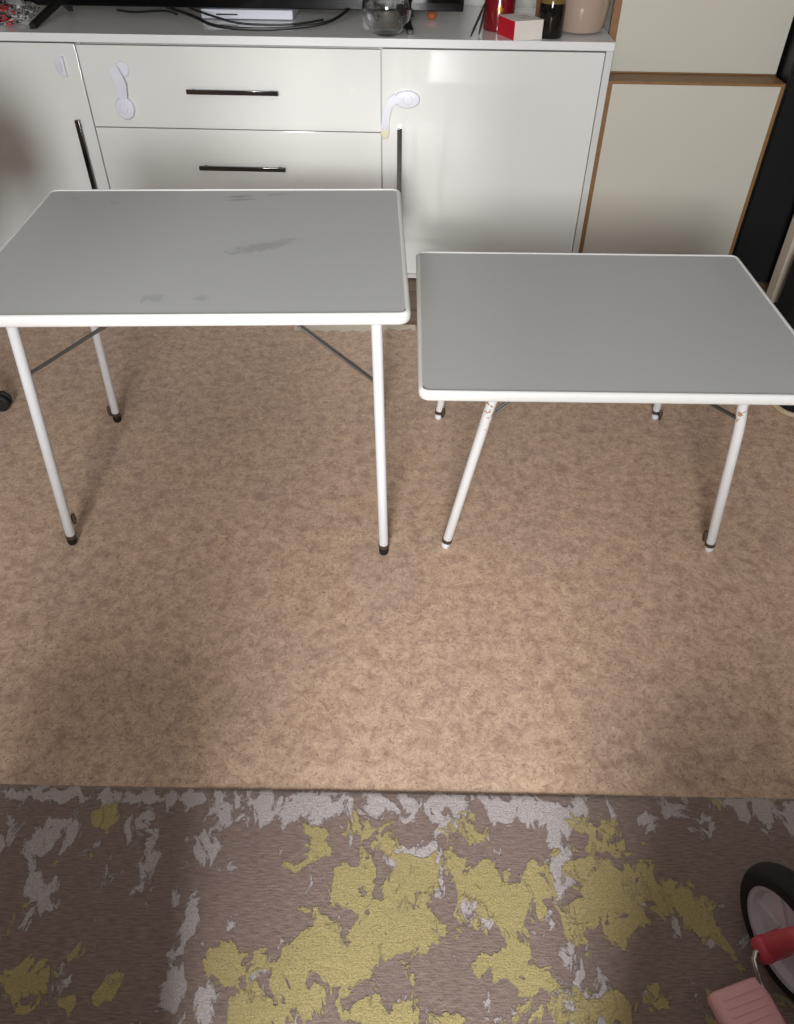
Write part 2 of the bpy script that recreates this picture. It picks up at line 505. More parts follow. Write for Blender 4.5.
w.box(wx0, wx0 + .03, Y0 - .08, Y0 - .01, wz0, wz1); w.box(wx1 - .03, wx1, Y0 - .08, Y0 - .01, wz0, wz1)
w.box(wx0, wx1, Y0 - .08, Y0 - .01, wz0, wz0 + .03); w.box(wx0, wx1, Y0 - .08, Y0 - .01, wz1 - .03, wz1)
tag(w.build('window_1', M_rim, smooth=False), kind='structure')
# torn pale backing along the linoleum's rear edge
w = MB()
prof = []
n = 46
top, bot = [], []
for i in range(n + 1):
    x = -0.345 + 0.40 * i / n
    wob = 0.006 * sin(i * 0.9) + 0.005 * sin(i * 2.3 + 1)
    top.append((x, 2.262, 0.0035)); bot.append((x, 2.218 + wob + (0.012 if i > 30 else 0), 0.0012))
for i in range(n):
    vs = [w.bm.verts.new(p) for p in (bot[i], bot[i + 1], top[i + 1], top[i])]
    w.bm.faces.new(vs)
    vs = [w.bm.verts.new(p) for p in (top[i], top[i + 1], (top[i + 1][0], 2.266, -0.006), (top[i][0], 2.266, -0.006))]
    w.bm.faces.new(vs)
tag(w.build('trim_1', mat('pale torn backing', lin(206, 192, 174), 0.6, noise=0.1, nscale=60), smooth=False), kind='structure')

# ---------------------------------------------------------------- white sideboard
SBP, SBA = Vector((0.043, 2.618, 0.0)), radians(-2.0)
SB = Matrix.Translation(SBP) @ Matrix.Rotation(SBA, 4, 'Z')
ZT = 0.757                     # height of its top


def sb_pt(x, y, z=ZT):
    return SB @ Vector((x, y, z))


def on_top(name, x, y, rz=0.0, z=ZT):
    return empty(name, sb_pt(x, y, z), SBA + rz)


sb = empty('sideboard', SBP, SBA)
tag(sb, 'wide white high-gloss sideboard with drawers and doors against the back wall', 'sideboard')
L, R_ = -1.99, 0.594
DEP = 0.55
b = MB()
b.box(L, L + .02, 0, DEP, 0, .733); b.box(R_ - .021, R_, 0, DEP, 0, .733)
b.box(L + .02, R_ - .021, 0.0, DEP, 0, .015)
b.box(L + .02, R_ - .021, DEP - .01, DEP, .015, .733)
b.box(-1.052, -1.036, .022, DEP - .01, .015, .733); b.box(-.113, -.097, .022, DEP - .01, .015, .733)
b.box(L + .02, R_ - .021, .030, DEP - .01, .715, .733)
b.build('carcass', M_carc, sb, smooth=False)
MB().box(L - .002, R_ + .001, -.004, DEP, .734, ZT, 0.0015).build('top', M_slab, sb)


def bar_handle(parent, x, z, ln, vert):
    m = MB()
    if vert:
        m.box(x - .0075, x + .0075, -.020, -.011, z - ln / 2, z + ln / 2, .001)
        for s in (-1, 1): m.box(x - .005, x + .005, -.013, .0, z + s * (ln / 2 - .02) - .005, z + s * (ln / 2 - .02) + .005)
    else:
        m.box(x - ln / 2, x + ln / 2, -.020, -.011, z - .0065, z + .0065, .001)
        for s in (-1, 1): m.box(x + s * (ln / 2 - .02) - .005, x + s * (ln / 2 - .02) + .005, -.013, .0, z - .005, z + .005)
    h = m.build('handle', M_chrome, parent)
    tag(h, 'dark chrome bar handle')


d = MB().box(-1.968, -1.0465, 0, .018, .017, .729, .0012).build('door', M_gloss, sb)
bar_handle(d, -1.092, .375, .285, True)
for z0, z1, hx, hz in ((.4955, .7265, -.573, .606), (.2595, .4925, -.571, .377), (.017, .2565, -.571, .137)):
    d = MB().box(-1.0425, -.1065, 0, .018, z0, z1, .0012).build('drawer', M_gloss, sb)
    bar_handle(d, hx, hz, .29, False)
d = MB().box(-.1025, .5705, 0, .018, .017, .729, .0012).build('door', M_gloss, sb)
bar_handle(d, -.046, .37, .285, True)


# child locks stuck on the fronts
def puck(m, x, z, rx, rz, y0, y1):
    m.loft([[(x + rx * k * cos(a), y, z + rz * k * sin(a)) for a in [2 * pi * i / 28 for i in range(28)]]
            for y, k in ((y0, 1.0), (y0 - (y0 - y1) * .6, 1.0), (y0 - (y0 - y1) * .9, .93), (y1, .8))])
    return m


def strap(m, pts, hw, th):
    """flat band through (x, y, z) points, its width across the path in the xz plane"""
    loops = []
    for i, p in enumerate(pts):
        a = Vector(pts[max(0, i - 1)]); c = Vector(pts[min(len(pts) - 1, i + 1)])
        t = (c - a); t2 = Vector((t.x, 0, t.z)).normalized(); s = Vector((-t2.z, 0, t2.x))
        nrm = Vector((t.x, t.y, t.z)).normalized().cross(s).normalized()
        w_ = hw[i] if isinstance(hw, (list, tuple)) else hw
        P = Vector(p)
        loops.append([P + s * w_ + nrm * th, P - s * w_ + nrm * th, P - s * w_ - nrm * th, P + s * w_ - nrm * th])
    m.loft(loops)
    return m


lk = empty('child_lock', sb_pt(-.93, -.0, .555), SBA)
tag(lk, 'white plastic child lock hanging straight down on the upper drawer front', 'child lock')
puck(MB(), .018, .108, .021, .022, 0, -.006).build('upper_pad', M_whiteplastic, lk)
strap(MB(), [(-.006, -.014, .115), (.002, -.016, .09), (.009, -.017, .07), (.006, -.014, .045), (.004, -.012, .028)], [.0135, .016, .0165, .0155, .0145], .003).build('strap', M_whiteplastic, lk)
puck(MB(), .002, -.002, .031, .033, 0, -.013).build('lock_body', M_whiteplastic, lk)
puck(MB(), .0, -.001, .0125, .016, -.012, -.0165).build('release_button', M_whiteplastic, lk)

lk = empty('child_lock', sb_pt(-.027, 0, .594), SBA)
tag(lk, 'white plastic child lock bent around the right door edge, its lower pad yellowed', 'child lock')
puck(MB(), .003, 0, .041, .025, 0, -.013).build('lock_body', M_whiteplastic, lk)
puck(MB(), .006, 0, .016, .014, -.012, -.0165).build('release_button', M_whiteplastic, lk)
strap(MB(), [(-.030, -.012, .004), (-.046, -.016, -.004), (-.057, -.017, -.024), (-.063, -.015, -.052), (-.066, -.012, -.078), (-.065, -.009, -.087)], [.014, .0115, .011, .0115, .0135, .014], .003).build('strap', M_whiteplastic, lk)
tag(puck(MB(), -.066, -.099, .0145, .019, 0, -.007).build('lower_pad', M_padplastic, lk), 'yellowed adhesive pad')

lk = empty('lock_plate', sb_pt(-1.09, 0, .668), SBA)
tag(lk, 'white half-moon lock plate stuck on the left door', 'lock plate')
half = [(-.030 * cos(a), 0, .028 * sin(a)) for a in [radians(-90 + 180 * i / 16) for i in range(17)]]
MB().loft([[(x * k, y, z * k) for x, _, z in half] for y, k in ((0, 1), (-.008, 1), (-.010, .9))]).build('plate', M_whiteplastic, lk)
MB().box(-.013, -.008, -.012, -.009, -.013, .013, .001).build('slot_ridge', M_hub, lk)

tag(puck(MB(), 0, 0, .011, .011, 0, -.0006).build('adhesive_patch', M_whitecard), 'faint round glue patch left on upper drawer near the right door', 'adhesive patch')
ap = bpy.data.objects['adhesive_patch']; ap.location = sb_pt(-.194, 0, .611); ap.rotation_euler = (0, 0, SBA)
ap.data.materials[0] = mat('glue residue', lin(216, 216, 210), 0.4)

# ---------------------------------------------------------------- things on the sideboard
tv = on_top('television', -.60, .22)
tag(tv, 'large black flat-screen television standing on the white sideboard', 'television')
MB().box(-.75, .745, -.015, .015, .037, .88, .004).build('screen_frame', M_black_gloss, tv)
tag(MB().box(-.738, .733, -.0165, -.0155, .060, .868).build('screen', mat('dark screen', lin(6, 6, 7), 0.06), tv), 'dark glossy screen')
MB().box(-.5, .5, .015, .06, .12, .6, .01).build('rear_housing', M_black, tv)
for s, x0 in ((-1, -.575), (1, .575)):
    m = MB()
    for yy, dx in ((-.172, s * .008), (.13, 0)):
        p0, p1 = Vector((x0 - s * .03, 0, .045)), Vector((x0 + dx, yy, .006))
        m.loft([[p0 + Vector((-.011, 0, 0)), p0 + Vector((.011, 0, 0)), p0 + Vector((.011, 0, .016)), p0 + Vector((-.011, 0, .016))],
                [p1 + Vector((-.009, 0, -.006)), p1 + Vector((.009, 0, -.006)), p1 + Vector((.009, 0, .008)), p1 + Vector((-.009, 0, .008))]])
    m.build('foot', M_black, tv)

# white set-top boxes behind the cables
for k, (dx, wz, nm) in enumerate(((0, 0, 'white media box under the television, lower of the two'), (.012, .031, 'white media box under the television, stacked on the other'))):
    bx = on_top('media_box', -.555 + dx, .345, 0.0, ZT + wz)
    tag(bx, nm, 'media box', 'white media boxes')
    MB().box(-.15, .15, -.10, .10, 0.002, .029, .004).build('case', M_whiteplastic, bx)
    MB().box(-.10, -.03, -.1015, -.098, .013, .017).build('front_slot', M_black, bx)


def cable(pts, r, label):
    # smooth path
    P = [Vector(p) for p in pts]
    out = []
    for i in range(len(P) - 1):
        p0, p1, p2, p3 = P[max(i - 1, 0)], P[i], P[i + 1], P[min(i + 2, len(P) - 1)]
        for k in range(8):
            t = k / 8
            out.append(.5 * ((2 * p1) + (p2 - p0) * t + (2 * p0 - 5 * p1 + 4 * p2 - p3) * t * t + (3 * p1 - p0 - 3 * p2 + p3) * t ** 3))
    out.append(P[-1])
    o = MB().tube([SB @ p for p in out], r, 8).build('cable', M_cable)
    tag(o, label, 'cable')


cable([(-.82, .26, ZT + .030), (-.70, .12, ZT + .030), (-.62, .075, ZT + .012), (-.50, .07, ZT + .006), (-.38, .09, ZT + .008), (-.27, .13, ZT + .020), (-.20, .24, ZT + .05)], .0048, 'thick black cable drooping in a loop in front of the white boxes')
cable([(-.74, .25, ZT + .030), (-.64, .16, ZT + .022), (-.55, .14, ZT + .008), (-.40, .15, ZT + .006), (-.30, .20, ZT + .012)], .0032, 'thinner black cable running behind the thick drooping one')
cable([(-1.02, .36, ZT + .004), (-.95, .33, ZT + .004), (-.86, .36, ZT + .004), (-.80, .30, ZT + .004)], .0032, 'short black cable lying on the sideboard under the left television half')

# fish-bowl shaped glass
bw = on_top('glass_bowl', -.090, .050)
tag(bw, 'round clear glass bowl vase standing before the black television', 'glass bowl')
outer = [(.030, 0.0)] + [(.074 * cos(radians(a)), .068 + .074 * sin(radians(a))) for a in range(-62, 56, 8)] + [(.046, .131), (.048, .136)]
inner = [(.046, .136), (.0435, .131)] + [(.0715 * cos(radians(a)), .068 + .0715 * sin(radians(a))) for a in range(52, -66, -8)] + [(0.0, .0055)]
MB().lathe([(0.0, 0.0)] + outer + inner, 48).build('bowl', M_glass, bw)

# small things around the television's right foot
o = MB().lathe([(0, 0), (.011, .001), (.016, .008), (.017, .014), (.013, .022), (0, .026)], 20).build('orange_knob', M_orange)
o.location = sb_pt(.045, .31); tag(o, 'small orange round lump behind the glass bowl', 'knob')
pl = on_top('mains_plug', -.155, .26, 0.5)
tag(pl, 'small grey mains plug lying left of the glass bowl', 'plug')
MB().box(-.022, .022, -.014, .014, 0, .022, .005).build('plug_body', M_hub, pl)
for s in (-1, 1): MB().tube([(.021, s * .006, .011), (.036, s * .006, .011)], .0022, 8).build('pin', M_steel, pl)

# red jar candle
cd = on_top('jar_candle', .254, .158)
tag(cd, 'deep red cylindrical jar candle with a small gold emblem', 'candle')
MB().lathe([(0, 0), (.044, 0), (.047, .004), (.047, .135), (.045, .138), (.042, .138), (.042, .118), (0, .116)], 40).build('jar', M_redwax, cd)
MB().tube([(0, 0, .116), (0.001, 0, .128)], .0012, 6).build('wick', M_black, cd)
m = MB()
for a0, a1, z0, z1 in ((-12, 12, .060, .063), (-9, 9, .048, .050), (-3, 3, .053, .072), (-10, -6, .052, .060), (6, 10, .052, .060)):
    st = 5
    lo, hi = [], []
    for i in range(st + 1):
        a = radians(-90 + a0 + (a1 - a0) * i / st)
        lo.append(m.bm.verts.new((.0475 * cos(a), .0475 * sin(a), z0))); hi.append(m.bm.verts.new((.0475 * cos(a), .0475 * sin(a), z1)))
    for i in range(st): m.bm.faces.new((lo[i], lo[i + 1], hi[i + 1], hi[i]))
m.build('emblem', M_gold, cd)

# slim metal tweezers leaning on the candle
tz = on_top('tweezers', .165, .030)
tag(tz, 'dark metal tweezers leaning against the left side of the red candle', 'tweezers')
for (p0, p1) in (((0, 0, .0035), (.043, .108, .072)), ((.026, .030, .0035), (.047, .106, .070))):
    a_, b_ = Vector(p0), Vector(p1)
    MB().tube([a_, a_.lerp(b_, .1), a_.lerp(b_, .6), b_], [.0018, .003, .0042, .003], 10).build('arm', M_steel, tz)

# red and white carton
cb = empty('carton', sb_pt(.292, -.010), SBA + math.atan2(-.112, .062) + pi)
# local x axis runs along the long white side; rebuilt below as a sheared-free box
cb.rotation_euler = (0, 0, SBA + math.atan2(.035, .083))
tag(cb, 'small white carton with a bright red end beside the dark bottle', 'carton')
LX, LY, LZ = .094, .112, .050
MB().box(0, LX, 0, LY, 0, LZ, .001).build('box', M_whitecard, cb)
tag(MB().box(-.0012, .0, .002, LY - .002, .001, LZ - .001).build('red_side', M_redcard, cb), 'bright red printed side')
m = MB()
rnd = random.Random(3)
for row in range(3):
    y = .030 + row * .020
    x = .035
    while x < .075:
        l_ = rnd.uniform(.004, .010)
        m.box(x, x + l_, y, y + .006, LZ + .0001, LZ + .0004)
        x += l_ + .003
m.build('print', M_inkgrey, cb)

# dark bottle
bt = on_top('sauce_bottle', .404, .060)
tag(bt, 'dark glass bottle with amber shoulder standing behind the red and white carton', 'bottle')
MB().lathe([(0, 0), (.035, 0), (.0385, .005), (.0385, .078), (.037, .088)], 32).build('body', M_darkglass, bt)
MB().lathe([(.037, .088), (.036, .097), (.027, .120), (.016, .140), (.0145, .190)], 32).build('shoulder', M_amber, bt)
MB().lathe([(0, .188), (.017, .188), (.017, .212), (0, .212)], 24).build('cap', M_black, bt)
dp = on_top('wooden_stick', .372, .155, 0.1)
tag(dp, 'thin brown wooden stick object standing between red candle and dark bottle', 'stick')
MB().lathe([(0, 0), (.014, 0), (.014, .012), (.007, .02), (.006, .07), (.009, .09), (.005, .14), (0, .145)], 16).build('stem', M_brown, dp)

# blush vase
vs = on_top('ceramic_vase', .507, .150)
tag(vs, 'large rounded glossy blush ceramic vase at the right end of the sideboard', 'vase')
MB().lathe([(0, 0), (.054, 0), (.068, .007), (.078, .035), (.082, .075), (.080, .12), (.068, .165), (.052, .195), (.042, .215), (.044, .235), (.040, .235), (.037, .215), (.046, .195), (.062, .16), (.070, .10), (.05, .02), (0, .012)], 48).build('body', M_vase, vs)

# clear plastic tub with odds and ends
tb = on_top('plastic_bag', -1.30, .115)
tag(tb, 'crumpled clear plastic bag of small toys at the left end of the sideboard', 'plastic bag')
m = MB()
bmesh.ops.create_icosphere(m.bm, subdivisions=4, radius=1.0)
rnd = random.Random(8)
from mathutils import noise as mnoise
for v in m.bm.verts:
    q = v.co.copy()
    k = 1 + .28 * mnoise.noise(q * 2.3) + .12 * mnoise.noise(q * 6)
    v.co = Vector((q.x * .105 * k, q.y * .085 * k, .032 + q.z * .032 * k))
    v.co.z = max(v.co.z, .0)
m.build('bag', M_glass, tb, angle=25)
for x, y, z, r, mm in ((-.03, 0, .022, .017, M_shirt), (.02, -.01, .020, .014, M_redcard), (.045, .02, .018, .012, M_whiteplastic), (-.005, .03, .018, .013, M_black)):
    s = MB(); s.box(x - r, x + r, y - r * .7, y + r * .7, z - r * .6, z + r * .6, r * .3, 3); s.build('toy_piece', mm, tb)

# ---------------------------------------------------------------- the two folding tables
def folding_table(label, cx, cy, rz, zt, sx, sy, legs, clips, stays, m_top, m_leg, cap_mat, rad):
    root = empty('folding_table', (cx, cy, 0), rz)
    tag(root, label, 'folding table', 'grey topped folding camp tables')
    inv = (Matrix.Translation((cx, cy, 0)) @ Matrix.Rotation(rz, 4, 'Z')).inverted()
    hx, hy = sx / 2, sy / 2
    b_ = .0095
    # laminate panel
    t = MB().loft([rrect(hx - b_, hy - b_, .018, 6, zt - .018), rrect(hx - b_, hy - b_, .018, 6, zt - .0012)]).build('tabletop', m_top, root, angle=30)
    # rounded plastic edging all the way round
    prof = [(b_, -.0012), (b_ - .0015, .0006), (.0055, .0012), (.0022, -.0008), (.0004, -.0042), (0, -.009), (.0004, -.0165), (.0025, -.0200), (.006, -.0215), (.016, -.0215)]
    loops = []
    for ins, dz in prof:
        loops.append(rrect(hx - ins, hy - ins, max(.022 - ins, .009), 8, zt + dz))
    MB().loft(loops, cap=False).build('edging', M_rim, t, angle=50)
    MB().box(-hx + .02, hx - .02, -hy + .02, hy - .02, zt - .0215, zt - .0182).build('underside', M_carc, root)
    for i, (ptsw, clip) in enumerate(zip(legs, clips)):
        pts = [inv @ Vector(p) for p in ptsw]
        d = (pts[-2] - pts[-1]).normalized()          # upwards along the leg's last stretch
        foot = pts[-1]
        end = foot + d * (.025 if cap_mat is M_rubber else .022)
        lg = MB().tube(pts[:-1] + [end], rad, 16).build('leg', m_leg, root)
        cp = MB()
        up = Vector((0, 0, 1))
        cp.tube([foot + Vector((0, 0, .0005)), foot + d * .003, foot + d * .010, end + d * .002], [rad * .82, rad * .98, rad * 1.06, rad * 1.06] if cap_mat is M_rubber else [rad * .8, rad * .95, rad * .95, rad * .9], 16)
        tag(cp.build('foot_cap', cap_mat, lg), 'black rubber foot cap' if cap_mat is M_rubber else 'white foot cap')
        MB().tube([end - d * .004, end + d * .006], rad * 1.14, 16).build('collar', M_steel, lg)
        if clip is not None:
            cv = Vector(clip[:3])
            s = cv.normalized()
            c = MB()
            c.tube([end + s * rad * .9 + d * clip[3], end + s * (rad + .008) + d * clip[3]], .0035, 8)
            q = end + s * (rad + .005) + d * clip[3]
            c.tube([q + d * .018, q + d * .006, q - d * .012], [.004, .006, .004], 10)
            c.build('clip', M_steel, lg)
    # crossbar between each pair of legs, under the top
    for a_, b2 in ((0, 2), (1, 3)):
        pa, pb = inv @ Vector(legs[a_][0]), inv @ Vector(legs[b2][0])
        MB().tube([pa + Vector((0, 0, -.002)), pb + Vector((0, 0, -.002))], rad * .9, 12).build('crossbar', m_leg, root)
    for a_, b2 in stays:
        pa, pb = inv @ Vector(a_), inv @ Vector(b2)
        d = (pb - pa).normalized(); s = Vector((0, 1, 0))
        MB().tube([pa, pb], .0022, 8).tube([pa + s * .010, pb + s * .010], .0022, 8).tube([pa - d * .004, pa + s * .010 - d * .004], .0024, 8).build('stay', M_wire, root)
    return root


zt1 = .612
M_top1 = tabletop_material('scuffed grey laminate', [(.035, .256, .036, .010, 8, .65), (.045, .238, .040, .008, 6, .6), (.118, .266, .034, .008, 4, .35),
                                                     (.112, -.018, .085, .022, 22, .45), (.160, .010, .03, .014, 26, .4), (-.235, .222, .012, .012, 20, .3), (-.055, -.235, .028, .016, 0, .38),
                                                     (.032, -.236, .018, .014, 0, .34), (-.33, .245, .014, .012, 0, .22)])
ztb = zt1 - .020
folding_table('taller grey folding table with smudged top and black rubber feet, at the left',
              -.3885, 1.464, radians(1.9), zt1, .800, .606,
              [[(-.684, 1.199, ztb), (-.749, 1.226, 0)], [(-.0395, 1.2, ztb), (-.029, 1.203, 0)],
               [(-.752, 1.698, ztb), (-.78, 1.706, 0)], [(-.055, 1.700, ztb), (-.0505, 1.700, 0)]],
              [(1, .5, 0, .045), None, (-.9, -.2, .1, .008), None],
              [((-.685, 1.205, .469), (-.484, 1.205, .590)), ((-.044, 1.205, .455), (-.199, 1.205, .590))],
              M_top1, M_leg, M_rubber, .0105)

zt2 = .456
ztb2 = zt2 - .020
M_top2 = tabletop_material('clean grey laminate', [])
folding_table('lower grey folding table with a clean top and bent white legs, at the right',
              .4345, 1.484, radians(-.3), zt2, .791, .626,
              [[(.185, 1.202, ztb2), (.179, 1.203, .415), (.112, 1.227, 0)],
               [(.662, 1.202, ztb2), (.661, 1.203, .412), (.668, 1.205, .385), (.674, 1.206, .35), (.721, 1.223, 0)],
               [(.160, 1.722, ztb2), (.152, 1.724, .400), (.113, 1.735, 0)],
               [(.692, 1.735, ztb2), (.694, 1.736, .400), (.726, 1.746, 0)]],
              [None, (-1, .2, 0, .020), (.7, -.7, .3, -.004), (.6, -.8, 0, -.006)],
              [((.182, 1.205, .382), (.237, 1.205, .434)), ((.662, 1.205, .380), (.562, 1.205, .434))],
              M_top2, M_legchip, M_whiteplastic, .0105)

# ---------------------------------------------------------------- oak edged white cupboard to the right of the sideboard
cu = empty('cupboard', sb_pt(.600, .03, 0), SBA)
tag(cu, 'tall off-white cupboard with brown oak edging right of the sideboard', 'cupboard')
W2 = .545
MB().box(.0, W2, .016, .42, 0, .630).build('lower_body', M_carc, cu, smooth=False)
MB().box(-.002, W2, .118, .42, .649, 2.1).build('upper_body', M_carc, cu, smooth=False)
MB().box(.015, W2 - .011, 0, .016, .012, .640, .0008).build('lower_door', M_panel, cu)
for xa, xb in ((0, .0150), (W2 - .011, W2)):
    tag(MB().box(xa, xb, -.001, .016, 0, .640).build('lower_edging', M_oak, cu, smooth=False), 'oak edging strip')
tag(MB().box(0, W2, -.002, .116, .640, .6485, .001).build('ledge', M_oak, cu), 'oak ledge')
MB().box(.0215, W2, .100, .118, .6535, 2.1, .0008).build('upper_door', M_panel, cu)
tag(MB().box(-.002, .021, .098, .118, .6495, 2.1).build('upper_side_edging', M_oak, cu, smooth=False), 'oak edging strip')
tag(MB().box(.021, W2, .099, .118, .6495, .653).build('upper_bottom_edging', M_oak, cu, smooth=False), 'oak edging strip')

# black tall cabinet at the far right
bc = empty('speaker_tower', (1.56, 2.60, 0), radians(-2))
tag(bc, 'tall plain black tower right of the oak edged cupboard', 'tower')
MB().box(-.36, .30, .015, .40, 0, 1.25, .006).build('body', M_black, bc)
MB().box(-.3585, .2985, -.002, .016, .004, 1.245, .003).build('front_cloth', M_fabric_black, bc)

# low black armchair with a pale post, mostly outside the frame
ac = empty('armchair', (1.45, 2.1, 0), 0)
tag(ac, 'black cushioned armchair with a pale wooden post at the right edge', 'armchair')
loop = []
ctrl = [(1.325, 2.405), (1.235, 2.18), (1.150, 1.98), (1.092, 1.845), (1.092, 1.79), (1.135, 1.752), (1.30, 1.715), (1.62, 1.69), (1.85, 1.80), (1.85, 2.30), (1.70, 2.42)]
P = [Vector((x - 1.45, y - 2.1, 0)) for x, y in ctrl]
n = len(P)
for i in range(n):
    p0, p1, p2, p3 = P[i - 1], P[i], P[(i + 1) % n], P[(i + 2) % n]
    for k in range(5):
        t = k / 5
        loop.append(.5 * ((2 * p1) + (p2 - p0) * t + (2 * p0 - 5 * p1 + 4 * p2 - p3) * t * t + (3 * p1 - p0 - 3 * p2 + p3) * t ** 3))
MB().loft([[p * k + Vector((0, 0, z)) for p in loop] for z, k in ((.008, .985), (.03, 1.0), (.20, 1.0), (.24, .985), (.26, .95))]).build('seat_cushion', M_fabric_black, ac)
tag(MB().tube([p * 1.01 + Vector((0, 0, .008)) for p in loop], .0075, 8, closed=True).build('piping', M_pipe, ac), 'beige piping along the bottom edge')
m = MB()
p0, p1 = Vector((1.333 - 1.45, 2.470 - 2.1, 0)), Vector((1.318 - 1.45, 2.455 - 2.1, .62))
m.loft([[p + Vector(q) for q in ((-.028, -.02, 0), (.028, -.02, 0), (.028, .03, 0), (-.028, .03, 0))] for p in (p0, p1)])
m.build('post', M_pale, ac, angle=20)
MB().box(-.10, .40, .34, .44, .245, .75, .03, 3).build('backrest', M_fabric_black, ac)

# swivel chair at the left edge: only a castor of it reaches into the picture
sc = empty('swivel_chair', (-1.402, 1.74, 0), 0)
tag(sc, 'black castor of a swivel chair just reaching in at the left edge', 'swivel chair')
for k in range(5):
    a = radians(4 + 72 * k)
    e = Vector((.285 * cos(a), .285 * sin(a), 0))
    arm = MB().tube([(0, 0, .105), e * .6 + Vector((0, 0, .09)), e + Vector((0, 0, .066))], [.026, .020, .014], 12).build('base_arm', M_black, sc)
    c = MB()
    tdir = Vector((-sin(a), cos(a), 0)); rdir = Vector((cos(a), sin(a), 0))
    for s in (-1, 1):
        mt = Matrix.Translation(e + tdir * s * .011 + Vector((0, 0, .026))) @ tdir.to_track_quat('Z', 'Y').to_matrix().to_4x4()
        c.lathe([(0, -.008), (.020, -.008), (.0255, -.004), (.0255, .004), (.020, .008), (0, .008)], 24, mt)
    c.tube([e + Vector((0, 0, .026)), e + Vector((0, 0, .068))], .006, 8)
    c.build('castor', M_rubber, arm)
MB().tube([(0, 0, .08), (0, 0, .28), (0, 0, .281), (0, 0, .42)], [.028, .028, .016, .016], 16).build('column', M_black, sc)
MB().loft([rrect(.20, .20, .09, 6, z) if k == 1 else rrect(.20 * k, .20 * k, .09 * k, 6, z) for z, k in ((.42, .9), (.435, 1), (.475, 1), (.495, .93))]).build('seat', M_fabric_black, sc)
bk = MB()
loops = []
for y, k in ((.17, .94), (.18, 1.0), (.215, 1.0), (.23, .92)):
    loops.append([(x * k, y, .65 + z * k) for x, z, _ in rrect(.31, .155, .14, 8)])
bk.loft(loops)
bko = bk.build('backrest', M_fabric_black, sc)
bko.rotation_euler = (0, 0, radians(-42)); bko.location = (.05, -.02, 0)  # unseen backrest, widened and set off-centre to shade the left door
MB().tube([(0, .10, .45), (0, .20, .46), (0, .215, .60)], .018, 10).build('back_stem', M_black, sc).rotation_euler = (0, 0, radians(-42))

# ---------------------------------------------------------------- rug
RX0, RX1, RYB, RYF = -1.35, 1.35, -.36, 0.627
rb = bmesh.new()
NX, NY = 150, 96
ys = [RYB + (RYF - RYB) * ((j / NY) ** 0.8) for j in range(NY + 1)]
lay_o = rb.verts.layers.float.new('olive_bias'); lay_l = rb.verts.layers.float.new('lilac_bias')


def blob(L_, x, y):
    v = 0.0
    for cx, cy, rx, ry in L_:
        d = ((x - cx) / rx) ** 2 + ((y - cy) / ry) ** 2
        if d < 6:
            v = max(v, math.exp(-d * .62))
    return v


grid = []
for j, y in enumerate(ys):
    row = []
    for i in range(NX + 1):
        x = RX0 + (RX1 - RX0) * i / NX
        yy = y + (-.0095 * x) * (y - RYB) / (RYF - RYB)
        edge = min(1.0, (ys[-1] - y) / .006)
        z = .0075 + .0008 * mnoise.noise(Vector((x * 9, yy * 9, 0)))
        if j == NY: z = .003
        v = rb.verts.new((x, yy, z))
        near = y > .15
        v[lay_o] = (.06 + .84 * blob(RUG_OLIVE, x, yy) - .55 * blob(RUG_PLAIN, x, yy)) if near else .30
        v[lay_l] = (0.13 + .75 * blob(RUG_LILAC, x, yy) - .15 * blob(RUG_PLAIN, x, yy)) if near else .30
        row.append(v)
    grid.append(row)
for j in range(NY):
    for i in range(NX):
        rb.faces.new((grid[j][i], grid[j][i + 1], grid[j + 1][i + 1], grid[j + 1][i]))
# edge wall down to the floor
border = [grid[0][i] for i in range(NX + 1)] + [grid[j][NX] for j in range(1, NY + 1)] + [grid[NY][i] for i in range(NX - 1, -1, -1)] + [grid[j][0] for j in range(NY - 1, 0, -1)]
low = []
for v in border:
    nv = rb.verts.new((v.co.x, v.co.y, 0.0002)); nv[lay_o] = v[lay_o]; nv[lay_l] = v[lay_l]; low.append(nv)
for i in range(len(border)):
    k = (i + 1) % len(border)
    rb.faces.new((border[i], low[i], low[k], border[k]))
bmesh.ops.recalc_face_normals(rb, faces=rb.faces[:])
me = bpy.data.meshes.new('rug'); rb.to_mesh(me); rb.free()
me.materials.append(M_rug)
me.polygons.foreach_set('use_smooth', [True] * len(me.polygons))
rug = bpy.data.objects.new('rug', me); C.objects.link(rug)
tag(rug, 'taupe rug with worn olive yellow and lilac patches in the foreground', 'rug')

# ---------------------------------------------------------------- pink tricycle
RZ = .0082
tr = empty('tricycle', (.532 + .0205, .363 + .005, RZ), 0)
tag(tr, 'pink child tricycle with pale grey front wheel and pink pedal on the rug', 'tricycle')
WR, DR, yaw = .098, .0757, .30
ax = Vector((-cos(yaw), -sin(yaw), 0))
cw = Vector((0, 0, WR))
MT = Matrix.Translation(cw) @ ax.to_track_quat('Z', 'Y').to_matrix().to_4x4()
ty = []
for k in range(15):
    a = radians(-100 + 200 * k / 14)
    ty.append((WR - .022 + .022 * cos(a), -.021 * sin(a) * 1.0))
ty = [(DR - .004, -.019)] + [(r, -z) for r, z in [(r, z) for r, z in ty]] + [(DR - .004, .019)]
ty.sort(key=lambda p: p[1])
wheel = MB().lathe([(r, z) for r, z in ty], 56, MT, cap0=False, cap1=False).build('front_wheel', M_rubber, tr, angle=60)
disc = MB().lathe([(0, .011), (.016, .011), (.018, .008), (.060, .006), (.0655, .016), (.0757, .018), (.0757, -.018), (.0655, -.016), (.060, -.006), (0, -.006)], 56, MT)
disc = disc.build('wheel_disc', M_hub, wheel, angle=30)
m = MB()
